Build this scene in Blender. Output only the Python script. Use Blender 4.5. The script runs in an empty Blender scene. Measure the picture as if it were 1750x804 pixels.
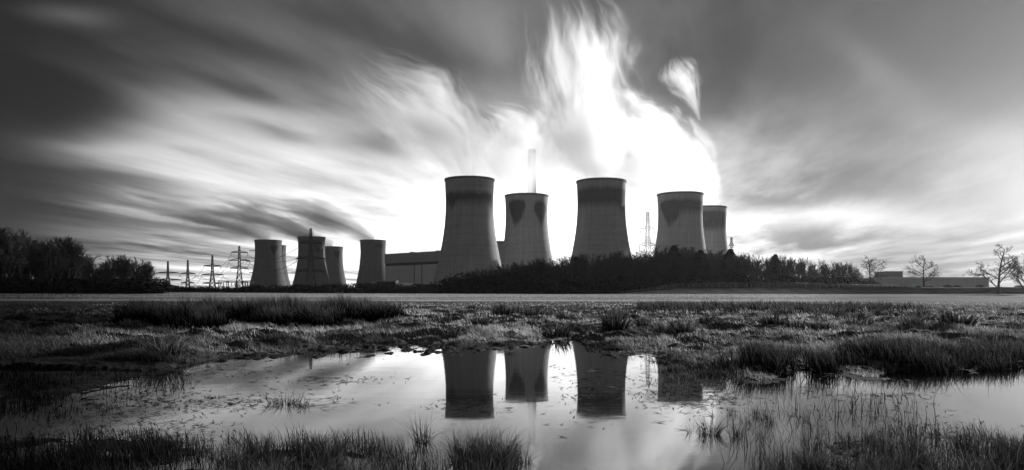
import bpy, bmesh, math, random
import numpy as np
from mathutils import Vector

random.seed(7)
rng = np.random.default_rng(11)
R = math.radians
scene = bpy.context.scene
COL = scene.collection

# ------------------------------------------------------------------ camera
F, CX, HY, EYE = 1300.0, 875.0, 507.0, 1.5      # focal length in photo pixels, centre column, horizon row, eye height
cam = bpy.data.cameras.new('camera')
cam.sensor_width = 36.0
cam.lens = 36.0 * F / 1750.0
cam.shift_y = (HY - 402.0) / 1750.0
cam.clip_start, cam.clip_end = 0.1, 60000
camo = bpy.data.objects.new('camera', cam)
COL.objects.link(camo)
camo.location = (0, 0, EYE)
camo.rotation_euler = (R(90), 0, 0)
scene.camera = camo

def PX(px, Y):
    return (px - CX) / F * Y
def PZ(py, Y):
    return EYE + (HY - py) / F * Y

# ------------------------------------------------------------------ render settings
scene.view_settings.view_transform = 'Standard'
scene.view_settings.look = 'None'
scene.view_settings.exposure = 0.25
scene.view_settings.gamma = 1.0
scene.render.engine = 'CYCLES'
cy = scene.cycles
cy.use_denoising = True
cy.max_bounces = 12
cy.diffuse_bounces = 2
cy.glossy_bounces = 3
cy.transmission_bounces = 4
cy.transparent_max_bounces = 8
cy.volume_bounces = 8
cy.volume_step_rate = 0.5
cy.volume_max_steps = 256
cy.caustics_reflective = False
cy.caustics_refractive = False
cy.use_adaptive_sampling = True
cy.adaptive_threshold = 0.02
cy.sample_clamp_indirect = 6.0

# ------------------------------------------------------------------ small node language
class V:
    """A value in a node tree, with arithmetic."""
    nt = None
    def __init__(self, s): self.s = s
    @staticmethod
    def op(o, *a, clamp=False):
        n = V.nt.nodes.new('ShaderNodeMath'); n.operation = o; n.use_clamp = clamp
        for i, x in enumerate(a):
            if isinstance(x, V): V.nt.links.new(x.s, n.inputs[i])
            else: n.inputs[i].default_value = float(x)
        return V(n.outputs[0])
    def __add__(s, o): return V.op('ADD', s, o)
    def __radd__(s, o): return V.op('ADD', o, s)
    def __sub__(s, o): return V.op('SUBTRACT', s, o)
    def __rsub__(s, o): return V.op('SUBTRACT', o, s)
    def __mul__(s, o): return V.op('MULTIPLY', s, o)
    def __rmul__(s, o): return V.op('MULTIPLY', o, s)
    def __truediv__(s, o): return V.op('DIVIDE', s, o)
    def __rtruediv__(s, o): return V.op('DIVIDE', o, s)
    def __pow__(s, o): return V.op('POWER', s, o)
def vmax(a, b): return V.op('MAXIMUM', a, b)
def vmin(a, b): return V.op('MINIMUM', a, b)
def vexp(a): return V.op('EXPONENT', a)
def vsqrt(a): return V.op('SQRT', a)
def clamp01(a): return V.op('ADD', a, 0.0, clamp=True)
def sstep(a, b, x):
    n = V.nt.nodes.new('ShaderNodeMapRange'); n.interpolation_type = 'SMOOTHSTEP'
    n.inputs['From Min'].default_value = a; n.inputs['From Max'].default_value = b
    V.nt.links.new(x.s, n.inputs['Value'])
    return V(n.outputs['Result'])
def vmix(a, b, f):
    return a + (b - a) * f
def xyz(sock):
    n = V.nt.nodes.new('ShaderNodeSeparateXYZ'); V.nt.links.new(sock, n.inputs[0])
    return V(n.outputs[0]), V(n.outputs[1]), V(n.outputs[2])
def vec(x, y, z):
    n = V.nt.nodes.new('ShaderNodeCombineXYZ')
    for i, a in enumerate((x, y, z)):
        if isinstance(a, V): V.nt.links.new(a.s, n.inputs[i])
        else: n.inputs[i].default_value = float(a)
    return n.outputs[0]
def noise(v, scale=1.0, detail=4.0, rough=0.5, dist=0.0):
    n = V.nt.nodes.new('ShaderNodeTexNoise')
    V.nt.links.new(v, n.inputs['Vector'])
    n.inputs['Scale'].default_value = scale; n.inputs['Detail'].default_value = detail
    n.inputs['Roughness'].default_value = rough; n.inputs['Distortion'].default_value = dist
    return V(n.outputs['Fac'])
def curve(x, pts):
    n = V.nt.nodes.new('ShaderNodeFloatCurve')
    c = n.mapping.curves[0]
    c.points[0].location = pts[0]; c.points[1].location = pts[-1]
    for p in pts[1:-1]: c.points.new(*p)
    n.mapping.use_clip = True
    n.mapping.update()
    V.nt.links.new(x.s, n.inputs['Value'])
    return V(n.outputs[0])
def grey(v):
    return vec(v, v, v)

# ------------------------------------------------------------------ sky and sun
SUN_AZ, SUN_EL = 43.0, 12.5      # right of the view direction, above the horizon
world = bpy.data.worlds.new('World'); scene.world = world
world.use_nodes = True
nt = world.node_tree; nt.nodes.clear(); V.nt = nt
sky = nt.nodes.new('ShaderNodeTexSky'); sky.sky_type = 'NISHITA'; sky.sun_disc = False
sky.sun_elevation = R(SUN_EL); sky.sun_rotation = R(SUN_AZ)
bw = nt.nodes.new('ShaderNodeRGBToBW'); nt.links.new(sky.outputs[0], bw.inputs[0])
nish = V(bw.outputs[0])
tc = nt.nodes.new('ShaderNodeTexCoord')
dx, dy, dz = xyz(tc.outputs['Generated'])
up = vmax(dz, 0.0)
zz = up + 0.035
wx, wy = math.sin(R(13)), math.cos(R(13))        # the wind carries the cloud along this line
cxp, cyp = dx / zz, dy / zz
along = cxp * wx + cyp * wy
across = cxp * wy - cyp * wx
w1 = noise(vec(across * 0.35, along * 0.18, 3.1), 1.0, 2.0)
w2 = noise(vec(across * 0.35, along * 0.18, 9.7), 1.0, 2.0)
n1 = noise(vec(across * 1.15 + w1 * 2.2, along * 0.30 + w2 * 1.4, 0.0), 1.0, 5.0, 0.50)
n2 = noise(vec(across * 0.50 + w2 * 2.0, along * 0.14 + w1, 5.0), 1.0, 3.0, 0.5)
n3 = noise(vec(across * 3.0 + w1 * 3.0, along * 0.55, 2.0), 1.0, 4.0, 0.55)
n4 = noise(vec(across * 2.3 + w2 * 2.0, along * 0.75 + w1 * 1.5, 7.0), 1.0, 4.0, 0.55)
fy = vmax(dy, 0.12)
front = sstep(0.0, 0.35, dy)
s0, t0 = dx / fy, up / fy
# wisp the coordinates so that cloud edges break up along the wind
s = s0 + (n2 - 0.5) * 0.12 + (n1 - 0.5) * 0.08
t = t0 + (n2 - 0.5) * 0.05 + (n1 - 0.5) * 0.05 + (n3 - 0.5) * 0.02
def S(px): return (px - CX) / F
def T(py): return (HY - py) / F
def blob(px, py, ax, ay, tilt=0.0, hard=1.0, ss=None, tt=None):
    ss = ss or s; tt = tt or t
    c, d = math.cos(R(tilt)), math.sin(R(tilt))
    u = ss - S(px); v = tt - T(py)
    a = (u * c - v * d) * (F / ax); b = (u * d + v * c) * (F / ay)
    q = a * a + b * b
    if hard != 1.0: q = q ** hard
    return vexp(q * -1.0)
# broad brightness: white towards the horizon, grey overhead, dark in the west (picture left)
G = vexp(((t0 + 0.0001) * (1 / 0.205)) ** 1.8 * -1.0) * 0.72 + 0.06
G = G * vmix(V.op('ADD', 0.03, 0.0), 1.0, sstep(-0.73, -0.22, s0))
G = G * vmix(V.op('ADD', 1.0, 0.0), 0.20, sstep(0.16, 0.52, s0))
calm = vmix(V.op('ADD', 1.0, 0.0), 1.5, sstep(0.12, 0.45, s0))
cl = 1.0 + ((n1 - 0.5) * 3.2 + (n2 - 0.5) * 2.2 + (n3 - 0.5) * 0.8 + (n4 - 0.5) * 1.9) * calm
cl = vmax(cl, 0.22)
B = G * cl
B = B + blob(900, 405, 250, 62) * 0.8 + blob(715, 250, 110, 55, 35) * 0.28 + blob(985, 310, 180, 80, -8) * 0.55 + blob(580, 335, 170, 20, 4) * 0.2 + blob(1380, 385, 170, 26, -3) * 0.6
B = B + blob(430, 265, 220, 65, 10) * 0.26 + blob(430, 215, 150, 34, 18) * 0.12 + blob(560, 250, 170, 40, 14) * 0.16 + blob(1800, 310, 190, 120) * 0.34
B = B + blob(90, 38, 80, 18, 5) * 0.07 + blob(1500, 112, 80, 34, 32) * 0.13 + blob(1560, 190, 170, 30, 20) * 0.05 + blob(220, 240, 90, 10, 5) * 0.12 + blob(240, 332, 60, 8, 6) * 0.2
D = (1.0 - blob(50, 160, 195, 58, 10, 2.2) * 0.985) * (1.0 - blob(-40, 200, 130, 420) * 0.6) * (1.0 - blob(1790, 10, 260, 190) * 0.7) * (1.0 - blob(-20, 335, 250, 85, 4) * 0.72)
for a in ((340, 70, 170, 24, 17), (470, 95, 110, 30, 24), (400, 165, 95, 18, 12), (800, 95, 190, 48, 10), (470, 235, 90, 14, 12),
          (110, 290, 230, 18, 4), (60, 350, 200, 14, 5), (330, 385, 190, 10, 3), (560, 35, 140, 34, 18), (1330, 120, 210, 70, 0),
          (1300, 345, 60, 14, 3), (650, 250, 60, 18, 10), (870, 205, 60, 20, 25), (1690, 70, 140, 90, -10)):
    D = D * (1.0 - blob(*a) * 0.62)
B = B * D
rad = vmix(V.op('ADD', 0.075, 0.0) + nish * 0.006, B, front)
below = sstep(-0.02, 0.0, dz)
rad = rad * vmix(V.op('ADD', 0.12, 0.0), 1.0, below)
bg = nt.nodes.new('ShaderNodeBackground'); bg.inputs['Strength'].default_value = 0.1
nt.links.new(grey(rad * 10.0 + nish * 0.06), bg.inputs['Color'])
wo = nt.nodes.new('ShaderNodeOutputWorld'); nt.links.new(bg.outputs[0], wo.inputs['Surface'])
world.cycles.sampling_method = 'MANUAL'; world.cycles.sample_map_resolution = 1024

sun = bpy.data.lights.new('sun', 'SUN'); sun.energy = 4.6; sun.angle = R(0.5); sun.color = (1, 1, 1)
suno = bpy.data.objects.new('sun', sun); COL.objects.link(suno)
sd = Vector((math.sin(R(SUN_AZ)) * math.cos(R(SUN_EL)), math.cos(R(SUN_AZ)) * math.cos(R(SUN_EL)), math.sin(R(SUN_EL))))
suno.rotation_euler = sd.to_track_quat('Z', 'Y').to_euler()
suno.location = (200, 200, 60)

# ------------------------------------------------------------------ numpy noise and the lie of the land
def vnoise(x, y, seed=0):
    xi, yi = np.floor(x).astype(np.int64), np.floor(y).astype(np.int64)
    fx, fy_ = x - xi, y - yi
    fx = fx * fx * (3 - 2 * fx); fy_ = fy_ * fy_ * (3 - 2 * fy_)
    def h(a, b):
        n = (a * 374761393 + b * 668265263 + seed * 1442695041) & 0x7fffffff
        n = ((n ^ (n >> 13)) * 1274126177) & 0x7fffffff
        n = n ^ (n >> 16)
        return (n & 0xffff) / 65535.0
    return (h(xi, yi) * (1 - fx) + h(xi + 1, yi) * fx) * (1 - fy_) + (h(xi, yi + 1) * (1 - fx) + h(xi + 1, yi + 1) * fx) * fy_
def fbm(x, y, seed=0, o=4):
    r, a, tot = 0, 1.0, 0
    for k in range(o):
        r = r + a * vnoise(x * 2 ** k, y * 2 ** k, seed + k); tot += a; a *= 0.5
    return r / tot
def sm(a, b, x):
    q = np.clip((x - a) / (b - a), 0, 1); return q * q * (3 - 2 * q)
# the far and near shores of the flood pool, written down as bearing and depression and held as ground positions
FAR = np.array([(-600, 720), (0, 690), (120, 676), (230, 652), (330, 626), (430, 610), (520, 603), (620, 598), (752, 594), (850, 594), (900, 588), (940, 580), (985, 578),
                (1005, 598), (1060, 602), (1120, 606), (1150, 640), (1240, 645), (1290, 648), (1370, 632), (1400, 626), (1430, 632), (1500, 640), (1640, 638), (1750, 620), (1900, 612), (2400, 610)], float)
NEAR = np.array([(-600, 900), (2400, 900)], float)
def bearing(X, Y):
    Ys = np.maximum(Y, 1.2)
    return CX + F * X / Ys, HY + F * EYE / Ys
def pool_depth(X, Y):
    px, py = bearing(X, Y)
    wob = (fbm(X * 0.9, Y * 0.35, 5, 4) - 0.5) * 26 * np.clip((py - 560) / 80, 0.3, 2.0)
    return np.minimum(py - np.interp(px, FAR[:, 0], FAR[:, 1]), np.interp(px, NEAR[:, 0], NEAR[:, 1]) - py) + wob
RX = np.array([-200, 0, 300, 520, 900, 1400, 1900]); RZ = np.array([3.5, 3.3, 3.0, 2.55, 2.35, 2.3, 2.3])
def land(X, Y):
    px, py = bearing(X, Y)
    d = pool_depth(X, Y)
    z = np.where(d > 0, -0.10 * np.tanh(d / 30.0), 0.20 * np.tanh(-d / 40.0))
    rag = np.exp(-(d / 26.0) ** 2)
    z = z + rag * ((fbm(X * 3.1, Y * 1.6, 123, 4) - 0.5) * 0.20 + (vnoise(X * 11, Y * 6, 9) - 0.5) * 0.05)
    nearm = sm(705, 760, py) * (1 - 0.8 * np.exp(-((px - 1080) / 120) ** 2))
    z = z + nearm * ((fbm(X * 2.2, Y * 2.2, 201, 4) - 0.5) * 0.22 + 0.02 + 0.07 * (1 - sm(640, 760, px)) + 0.07 * sm(1330, 1460, px))
    dry = np.clip(-d / 14.0, 0, 1)
    tus = (fbm(X * 0.55, Y * 0.8, 21, 4) - 0.5) * 0.8 + (fbm(X * 2.1, Y * 2.4, 33, 2) - 0.5) * 0.20
    z = z + dry * tus * sm(14, 24, Y) * (1 - 0.65 * sm(75, 130, Y)) * (1 - sm(135, 200, Y))
    z = z + dry * (fbm(X * 3.0, Y * 3.0, 40, 3) - 0.5) * 0.10 * (1 - sm(14, 24, Y))
    z = z - 0.35 * np.exp(-((Y - 205 - 0.03 * X) / 4.0) ** 2)                      # ditch across the field
    z = z + sm(110, 330, Y) * np.interp(px, RX, RZ)
    bank = sm(1020, 1180, px) * sm(333, 341, Y)
    z = z + bank * (3.2 + 0.5 * (fbm(X * 0.05, Y * 0.05, 8, 3) - 0.5))
    z = np.where((z > 0) & (Y < 15), z * 0.35, z)
    return np.where(Y < 1.5, 0.05, z)
def land1(x, y): return float(land(np.array([x], float), np.array([y], float))[0])

def mesh_np(name, verts, quads, smooth=False):
    me = bpy.data.meshes.new(name)
    nv, nf = len(verts), len(quads)
    me.vertices.add(nv); me.vertices.foreach_set('co', np.asarray(verts, np.float32).ravel())
    me.loops.add(nf * 4); me.loops.foreach_set('vertex_index', np.asarray(quads, np.int32).ravel())
    me.polygons.add(nf)
    me.polygons.foreach_set('loop_start', np.arange(0, nf * 4, 4, dtype=np.int32))
    me.polygons.foreach_set('loop_total', np.full(nf, 4, np.int32))
    if smooth: me.polygons.foreach_set('use_smooth', np.ones(nf, bool))
    me.update(calc_edges=True); me.validate()
    return me
def link(name, me, mat=None, parent=None):
    o = bpy.data.objects.new(name, me); COL.objects.link(o)
    if mat is not None and me is not None and not me.materials: me.materials.append(mat)
    if parent: o.parent = parent
    return o
def tag(o, label=None, cat=None, group=None, kind=None):
    if label: o['label'] = label
    if cat: o['category'] = cat
    if group: o['group'] = group
    if kind: o['kind'] = kind
    return o
def empty(name, loc, label, cat, group=None, rz=0.0):
    o = bpy.data.objects.new(name, None); COL.objects.link(o)
    o.location = loc; o.rotation_euler = (0, 0, rz); o.empty_display_size = 0.5
    return tag(o, label, cat, group)
def copy_tree(o, parent=None):
    c = o.copy(); COL.objects.link(c); c.parent = parent
    for ch in list(o.children): copy_tree(ch, c)
    return c

# ------------------------------------------------------------------ materials
def mat(name):
    m = bpy.data.materials.new(name); m.use_nodes = True
    m.node_tree.nodes.clear(); V.nt = m.node_tree
    out = m.node_tree.nodes.new('ShaderNodeOutputMaterial')
    return m, out
def principled(out, color, rough=0.8, spec=0.3, bump=None, bump_d=0.05, bump_s=0.6, metal=0.0):
    nt = V.nt
    p = nt.nodes.new('ShaderNodeBsdfPrincipled')
    if isinstance(color, V): nt.links.new(grey(color), p.inputs['Base Color'])
    else: p.inputs['Base Color'].default_value = (color, color, color, 1)
    if isinstance(rough, V): nt.links.new(rough.s, p.inputs['Roughness'])
    else: p.inputs['Roughness'].default_value = rough
    p.inputs['Specular IOR Level'].default_value = spec
    p.inputs['Metallic'].default_value = metal
    if bump is not None:
        b = nt.nodes.new('ShaderNodeBump'); b.inputs['Strength'].default_value = bump_s; b.inputs['Distance'].default_value = bump_d
        nt.links.new(bump.s, b.inputs['Height']); nt.links.new(b.outputs[0], p.inputs['Normal'])
    nt.links.new(p.outputs[0], out.inputs['Surface'])
    return p
def objco():
    return V.nt.nodes.new('ShaderNodeTexCoord').outputs['Object']
def attr(name):
    n = V.nt.nodes.new('ShaderNodeAttribute'); n.attribute_name = name; return V(n.outputs['Fac'])
def island():
    return V(V.nt.nodes.new('ShaderNodeNewGeometry').outputs['Random Per Island'])

def ground_mat():
    m, out = mat('marsh soil and turf')
    co = objco()
    a = attr('tone')
    n = noise(co, 1.7, 6, 0.6); q = noise(co, 9.0, 4, 0.6); f = noise(co, 0.08, 4, 0.6)
    c = a * (0.35 + n * 0.75 + q * 0.55) * (0.7 + f * 0.6)
    principled(out, c, 0.95, 0.1, q + n * 2.0, 0.12, 0.8)
    return m
def water_mat():
    m, out = mat('still flood water')
    co = objco(); x, y, z = xyz(co)
    nz = noise(vec(x * 0.7, y * 2.0, 0.0), 1.0, 3, 0.5)
    p = principled(out, 0.006, 0.035, 0.5, nz, 0.004, 0.25)
    p.inputs['IOR'].default_value = 1.36
    return m
def blade_mat(name, lo, hi, trans=0.45):
    m, out = mat(name); nt = V.nt
    t_ = attr('tone'); r = island()
    c = vmin((lo + (hi - lo) * (r ** 1.6)) * t_, 0.75)
    d = nt.nodes.new('ShaderNodeBsdfDiffuse'); nt.links.new(grey(c), d.inputs['Color'])
    g = nt.nodes.new('ShaderNodeBsdfTranslucent'); nt.links.new(grey(c), g.inputs['Color'])
    mx = nt.nodes.new('ShaderNodeMixShader'); mx.inputs[0].default_value = trans
    nt.links.new(d.outputs[0], mx.inputs[1]); nt.links.new(g.outputs[0], mx.inputs[2])
    nt.links.new(mx.outputs[0], out.inputs['Surface'])
    return m
def bark_mat(name, lo, hi):
    m, out = mat(name)
    r = island()
    principled(out, lo + (hi - lo) * r, 0.9, 0.1)
    return m
def plain_mat(name, c, rough=0.7, var=0.25, sc=0.4, spec=0.3, joints=0):
    m, out = mat(name)
    n = noise(objco(), sc, 5, 0.6); k = noise(objco(), sc * 9, 3, 0.6)
    if joints:
        x, y, z = xyz(objco()); j = V.op('FRACT', x * (1 / joints)); w = noise(vec(x * 0.6, 0.0, z * 0.04), 1.0, 3)
        k = k * (1.0 - (1.0 - sstep(0.0, 0.12, j)) * 0.9) * (0.5 + w)
        var = 0.4
    principled(out, c * (1 - var + n * var * 1.3 + k * var * 0.7), rough, spec, k, 0.03, 0.3)
    return m

M_ground = ground_mat(); M_water = water_mat()
M_grass = blade_mat('pale winter grass', 0.05, 0.75)
M_rush = blade_mat('dark rush stems', 0.008, 0.06, 0.25)
M_fore = blade_mat('foreground sedge', 0.012, 0.20, 0.3)
M_weed = blade_mat('floating dead stems', 0.02, 0.28, 0.2)
M_bark = bark_mat('bare bark', 0.02, 0.06)
M_twig = bark_mat('bare twigs', 0.014, 0.06)
M_ivy = bark_mat('evergreen leaf', 0.006, 0.02)
M_steel = plain_mat('galvanised lattice steel', 0.06, 0.6, 0.1)
M_cable = plain_mat('weathered conductor', 0.12, 0.6, 0.1)
M_glassy = plain_mat('dark porcelain', 0.05, 0.3, 0.1)
M_cladlight = plain_mat('pale wall cladding', 0.55, 0.7, 0.2, 0.05, 0.3, 7.0)
M_clad = plain_mat('grey roof cladding', 0.32, 0.7, 0.2, 0.05, 0.3, 5.0)
M_dark = plain_mat('dark louvres', 0.03, 0.6, 0.2)
M_shed = plain_mat('dark shed cladding', 0.05, 0.7, 0.3, 0.2)
M_shedroof = plain_mat('fibre cement roof', 0.14, 0.8, 0.3, 0.2)
M_white = plain_mat('white painted panel', 0.55, 0.6, 0.2, 1.0)
M_pane = plain_mat('window glass', 0.04, 0.15, 0.1, 1.0, 0.6)

# ------------------------------------------------------------------ ground sheet and pool
def build_ground():
    ang = np.concatenate([np.linspace(-180, -52, 26)[:-1], np.linspace(-52, -40, 40)[:-1], np.linspace(-40, 40, 900)[:-1], np.linspace(40, 52, 40)[:-1], np.linspace(52, 180, 26)])
    rad = np.concatenate([np.geomspace(1.2, 9, 110)[:-1], np.geomspace(9, 120, 420)[:-1], np.geomspace(120, 420, 150)[:-1], np.geomspace(420, 2400, 26)])
    A, Rr = np.meshgrid(np.radians(ang), rad)
    X, Y = Rr * np.sin(A), Rr * np.cos(A)
    Z = land(X, Y)
    nr, na = X.shape
    verts = np.stack([X, Y, Z], -1).reshape(-1, 3)
    i = np.arange(nr - 1)[:, None] * na + np.arange(na - 1)[None, :]
    quads = np.stack([i, i + 1, i + na + 1, i + na], -1).reshape(-1, 4)[:, ::-1]
    me = mesh_np('ground', verts, quads, True)
    px, py = bearing(X, Y)
    d = pool_depth(X, Y)
    tone = np.full(X.shape, 0.075)                                  # rough pasture
    tone = tone * (0.5 + 1.0 * fbm(X * 0.25, Y * 0.12, 61, 4))
    tone = np.where(d > -4, 0.02, tone)                              # wet peat
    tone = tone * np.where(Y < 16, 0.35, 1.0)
    tone = tone * (0.08 + 0.92 * sm(0, 560, px))                   # edge fade to dark at picture left, painted into the soil tone
    stub = sm(150, 165, Y) * (1 - sm(1320, 1520, px + 60 * (fbm(X * .02, Y * .02, 3) - .5)))
    streak = 0.55 * fbm(X * 0.012, Y * 0.16, 77, 4) + 0.45 * fbm(X * 0.02, Y * 0.6, 79, 3)
    stubble = (0.50 + 0.6 * (streak - 0.5)) * (0.16 + 0.84 * sm(-150, 620, px))  # last factor paints the same left-hand darkening over the straw colour
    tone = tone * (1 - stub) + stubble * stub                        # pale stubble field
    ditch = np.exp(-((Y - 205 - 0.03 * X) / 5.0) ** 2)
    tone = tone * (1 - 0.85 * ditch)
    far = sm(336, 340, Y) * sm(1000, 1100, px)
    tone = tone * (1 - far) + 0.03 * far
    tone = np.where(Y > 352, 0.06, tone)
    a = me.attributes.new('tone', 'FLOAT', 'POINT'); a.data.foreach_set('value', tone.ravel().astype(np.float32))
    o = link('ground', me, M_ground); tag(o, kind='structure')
build_ground()
def build_water():
    n = 40
    xs = np.linspace(-45, 45, n); ys = np.linspace(1.4, 40, n)
    X, Y = np.meshgrid(xs, ys)
    i = np.arange(n - 1)[:, None] * n + np.arange(n - 1)[None, :]
    q = np.stack([i, i + 1, i + n + 1, i + n], -1).reshape(-1, 4)
    me = mesh_np('pool_water', np.stack([X, Y, np.zeros_like(X)], -1).reshape(-1, 3), q)
    tag(link('pool_water', me, M_water), kind='structure')
build_water()

# ------------------------------------------------------------------ blades of grass and rush
def blades(base, height, width, lean, yaw, facing, K=3, tone=None, tip=None, curl=1.0, tipow=3.0):
    """Curved tapering ribbons: returns verts, quads, tone per vertex."""
    n = len(base)
    tt = np.linspace(0, 1, K + 1)
    ldir = np.stack([np.cos(yaw), np.sin(yaw), np.zeros(n)], -1)
    wdir = np.stack([np.cos(facing), np.sin(facing), np.zeros(n)], -1)
    V_ = np.empty((n, K + 1, 2, 3)); Tn = np.empty((n, K + 1, 2))
    for k, q in enumerate(tt):
        c = base + ldir * (lean * height * q ** (1 + curl))[:, None]
        c[:, 2] += height * (q - 0.28 * np.minimum(lean, 1.6) * q ** 2.2)
        w = width * (1 - q ** 1.5 * 0.93) * 0.5
        V_[:, k, 0] = c - wdir * w[:, None]; V_[:, k, 1] = c + wdir * w[:, None]
        tn = tone if tip is None else tone + (tip - tone) * q ** tipow
        Tn[:, k, 0] = tn; Tn[:, k, 1] = tn
    b = np.arange(n)[:, None] * (2 * (K + 1)) + 2 * np.arange(K)[None, :]
    Q = np.stack([b, b + 1, b + 3, b + 2], -1).reshape(-1, 4)
    return V_.reshape(-1, 3), Q, Tn.ravel()
def blade_obj(name, parts, m):
    vs, qs, ts, off = [], [], [], 0
    for v, q, t_ in parts:
        vs.append(v); qs.append(q + off); ts.append(t_); off += len(v)
    me = mesh_np(name, np.concatenate(vs), np.concatenate(qs))
    a = me.attributes.new('tone', 'FLOAT', 'POINT'); a.data.foreach_set('value', np.concatenate(ts).astype(np.float32))
    return link(name, me, m)
def ground_pts(px, py, z=0.2):
    Y = F * (EYE - z) / np.maximum(py - HY, 1.0)
    return (px - CX) / F * Y, Y
def west(px): return 0.08 + 0.92 * sm(20, 600, px)  # painted edge fade: plant tone darkens towards picture left
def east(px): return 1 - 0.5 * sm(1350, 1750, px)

def mid_grass():
    parts = []
    n = 330000
    px = rng.uniform(-60, 1810, n); py = 511 + (612 - 511) * rng.random(n) ** 0.85
    extra = 60000
    px = np.concatenate([px, rng.uniform(1120, 1800, extra)]); py = np.concatenate([py, rng.uniform(590, 660, extra)])
    X, Y = ground_pts(px, py)
    d = pool_depth(X, Y)
    cl = fbm(X * 0.9, Y * 0.5, 91, 3); big = fbm(X * 0.16, Y * 0.10, 17, 3)
    keep = (d < 3) & (rng.random(len(X)) < np.clip((cl - 0.32) * 3.2, 0.06, 1)) & (Y < 150)
    X, Y, px, cl, big, d = X[keep], Y[keep], px[keep], cl[keep], big[keep], d[keep]
    n = len(X)
    h = (0.08 + 0.22 * np.clip(cl - 0.3, 0, 1) * 2 + 0.10 * rng.random(n)) * (0.7 + 0.8 * np.clip(big - 0.3, 0, 1)) * np.clip(0.4 - d / 30, 0.4, 1.0)
    base = np.stack([X, Y, np.maximum(land(X, Y), -0.05) - 0.02], -1)
    w = np.maximum(0.005, 0.00075 * Y) * rng.uniform(0.6, 1.3, n)
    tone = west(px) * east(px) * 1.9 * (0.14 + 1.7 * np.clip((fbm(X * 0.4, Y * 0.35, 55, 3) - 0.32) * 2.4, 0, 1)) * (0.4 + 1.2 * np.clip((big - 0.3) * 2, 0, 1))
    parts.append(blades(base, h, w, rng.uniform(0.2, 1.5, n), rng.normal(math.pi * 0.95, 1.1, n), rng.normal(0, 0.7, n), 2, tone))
    o = blade_obj('marsh_grass', parts, M_grass)
    tag(o, 'rough pale winter grass covering the marsh beyond the pool', 'grass', kind='stuff')
mid_grass()

def bed(name, label, poly, n, hmin, hmax, tone_lo, tone_tip, m, wscale=0.0009, wet=False, wmin=0.006, tipow=3.0):
    """A stand of rushes filling a patch of ground given by its corner bearings."""
    P = np.array(poly, float)
    xs = rng.uniform(P[:, 0].min(), P[:, 0].max(), n * 4); ys = rng.uniform(P[:, 1].min(), P[:, 1].max(), n * 4)
    ins = np.zeros(len(xs), bool); j = len(P) - 1
    for i in range(len(P)):
        c = ((P[i, 1] > ys) != (P[j, 1] > ys)) & (xs < (P[j, 0] - P[i, 0]) * (ys - P[i, 1]) / (P[j, 1] - P[i, 1] + 1e-9) + P[i, 0])
        ins ^= c; j = i
    xs, ys = xs[ins][:n], ys[ins][:n]
    jit = np.clip((ys - 500) / 120, 0.15, 2.0)
    xs = xs + rng.normal(0, 14, len(xs)) * jit; ys = ys + rng.normal(0, 3.5, len(ys)) * jit + (vnoise(xs / 37.0, xs * 0 + 3, 88) - .5) * 16 * jit
    X, Y = ground_pts(xs, ys, 0.0 if wet else 0.2)
    cl = fbm(X * 1.3, Y * 0.9, 12, 3)
    k = rng.random(len(X)) < np.clip((cl - 0.3) * 4, 0.1, 1)
    X, Y, xs, cl = X[k], Y[k], xs[k], cl[k]; n = len(X)
    h = rng.uniform(hmin, hmax, n) * (0.15 + 1.8 * np.clip(fbm(X * 0.45, Y * 0.3, 66, 3) * 0.6 + cl * 0.4 - 0.05, 0, 1))
    z = land(X, Y); z = np.maximum(z, -0.06) - 0.02
    w = np.maximum(wmin, wscale * Y) * rng.uniform(0.6, 1.3, n)
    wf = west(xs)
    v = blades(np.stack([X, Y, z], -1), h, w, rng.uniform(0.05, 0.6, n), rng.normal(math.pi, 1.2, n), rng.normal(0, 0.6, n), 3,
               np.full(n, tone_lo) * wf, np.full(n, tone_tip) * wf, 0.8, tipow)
    o = blade_obj(name, [v], m)
    tag(o, label, 'rushes', kind='stuff')
    return o
bed('rush_bed', 'long dark bed of tall rushes with pale tips across the marsh', [(190, 556), (250, 548), (330, 545), (400, 537), (480, 535), (600, 538), (640, 541), (690, 545), (660, 550), (560, 556), (430, 556), (300, 563)], 70000, 0.45, 1.2, 0.06, 9.0, M_rush, tipow=7.0)
bed('rush_bed', 'dark rush bed standing in the pool with pale tops, below the warehouse', [(1240, 636), (1300, 622), (1420, 618), (1560, 612), (1700, 604), (1790, 600), (1790, 614), (1680, 634), (1600, 640), (1540, 634), (1450, 640), (1380, 628), (1300, 642)], 9000, 0.25, 0.55, 0.3, 7.0, M_rush, wet=True)
bed('rush_bed', 'low row of pale tipped rushes in front of the stubble field', [(1090, 522), (1500, 525), (1600, 532), (1500, 540), (1090, 536)], 9000, 0.4, 0.9, 0.6, 9.0, M_rush)
bed('sedge_bed', 'dense sedge at the near edge of the pool, black at its foot', [(-40, 830), (-40, 742), (180, 745), (400, 752), (560, 748), (700, 762), (770, 790), (770, 900), (-40, 900)], 16000, 0.05, 0.25, 0.5, 2.6, M_fore, 0.0011, True, 0.004)
bed('sedge_bed', 'mat of dark sedge and dead stems along the nearest right bank', [(1270, 830), (1330, 775), (1420, 748), (1600, 735), (1800, 740), (1800, 900), (1270, 900)], 10000, 0.05, 0.22, 0.5, 1.5, M_fore, 0.0011, True, 0.004)
bed('sparse_reeds', 'thin scattered stems rising from the shallow water', [(1240, 660), (1420, 660), (1560, 690), (1600, 740), (1300, 790), (1230, 740)], 520, 0.12, 0.40, 0.5, 0.9, M_fore, 0.0010, True, 0.004)
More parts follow.
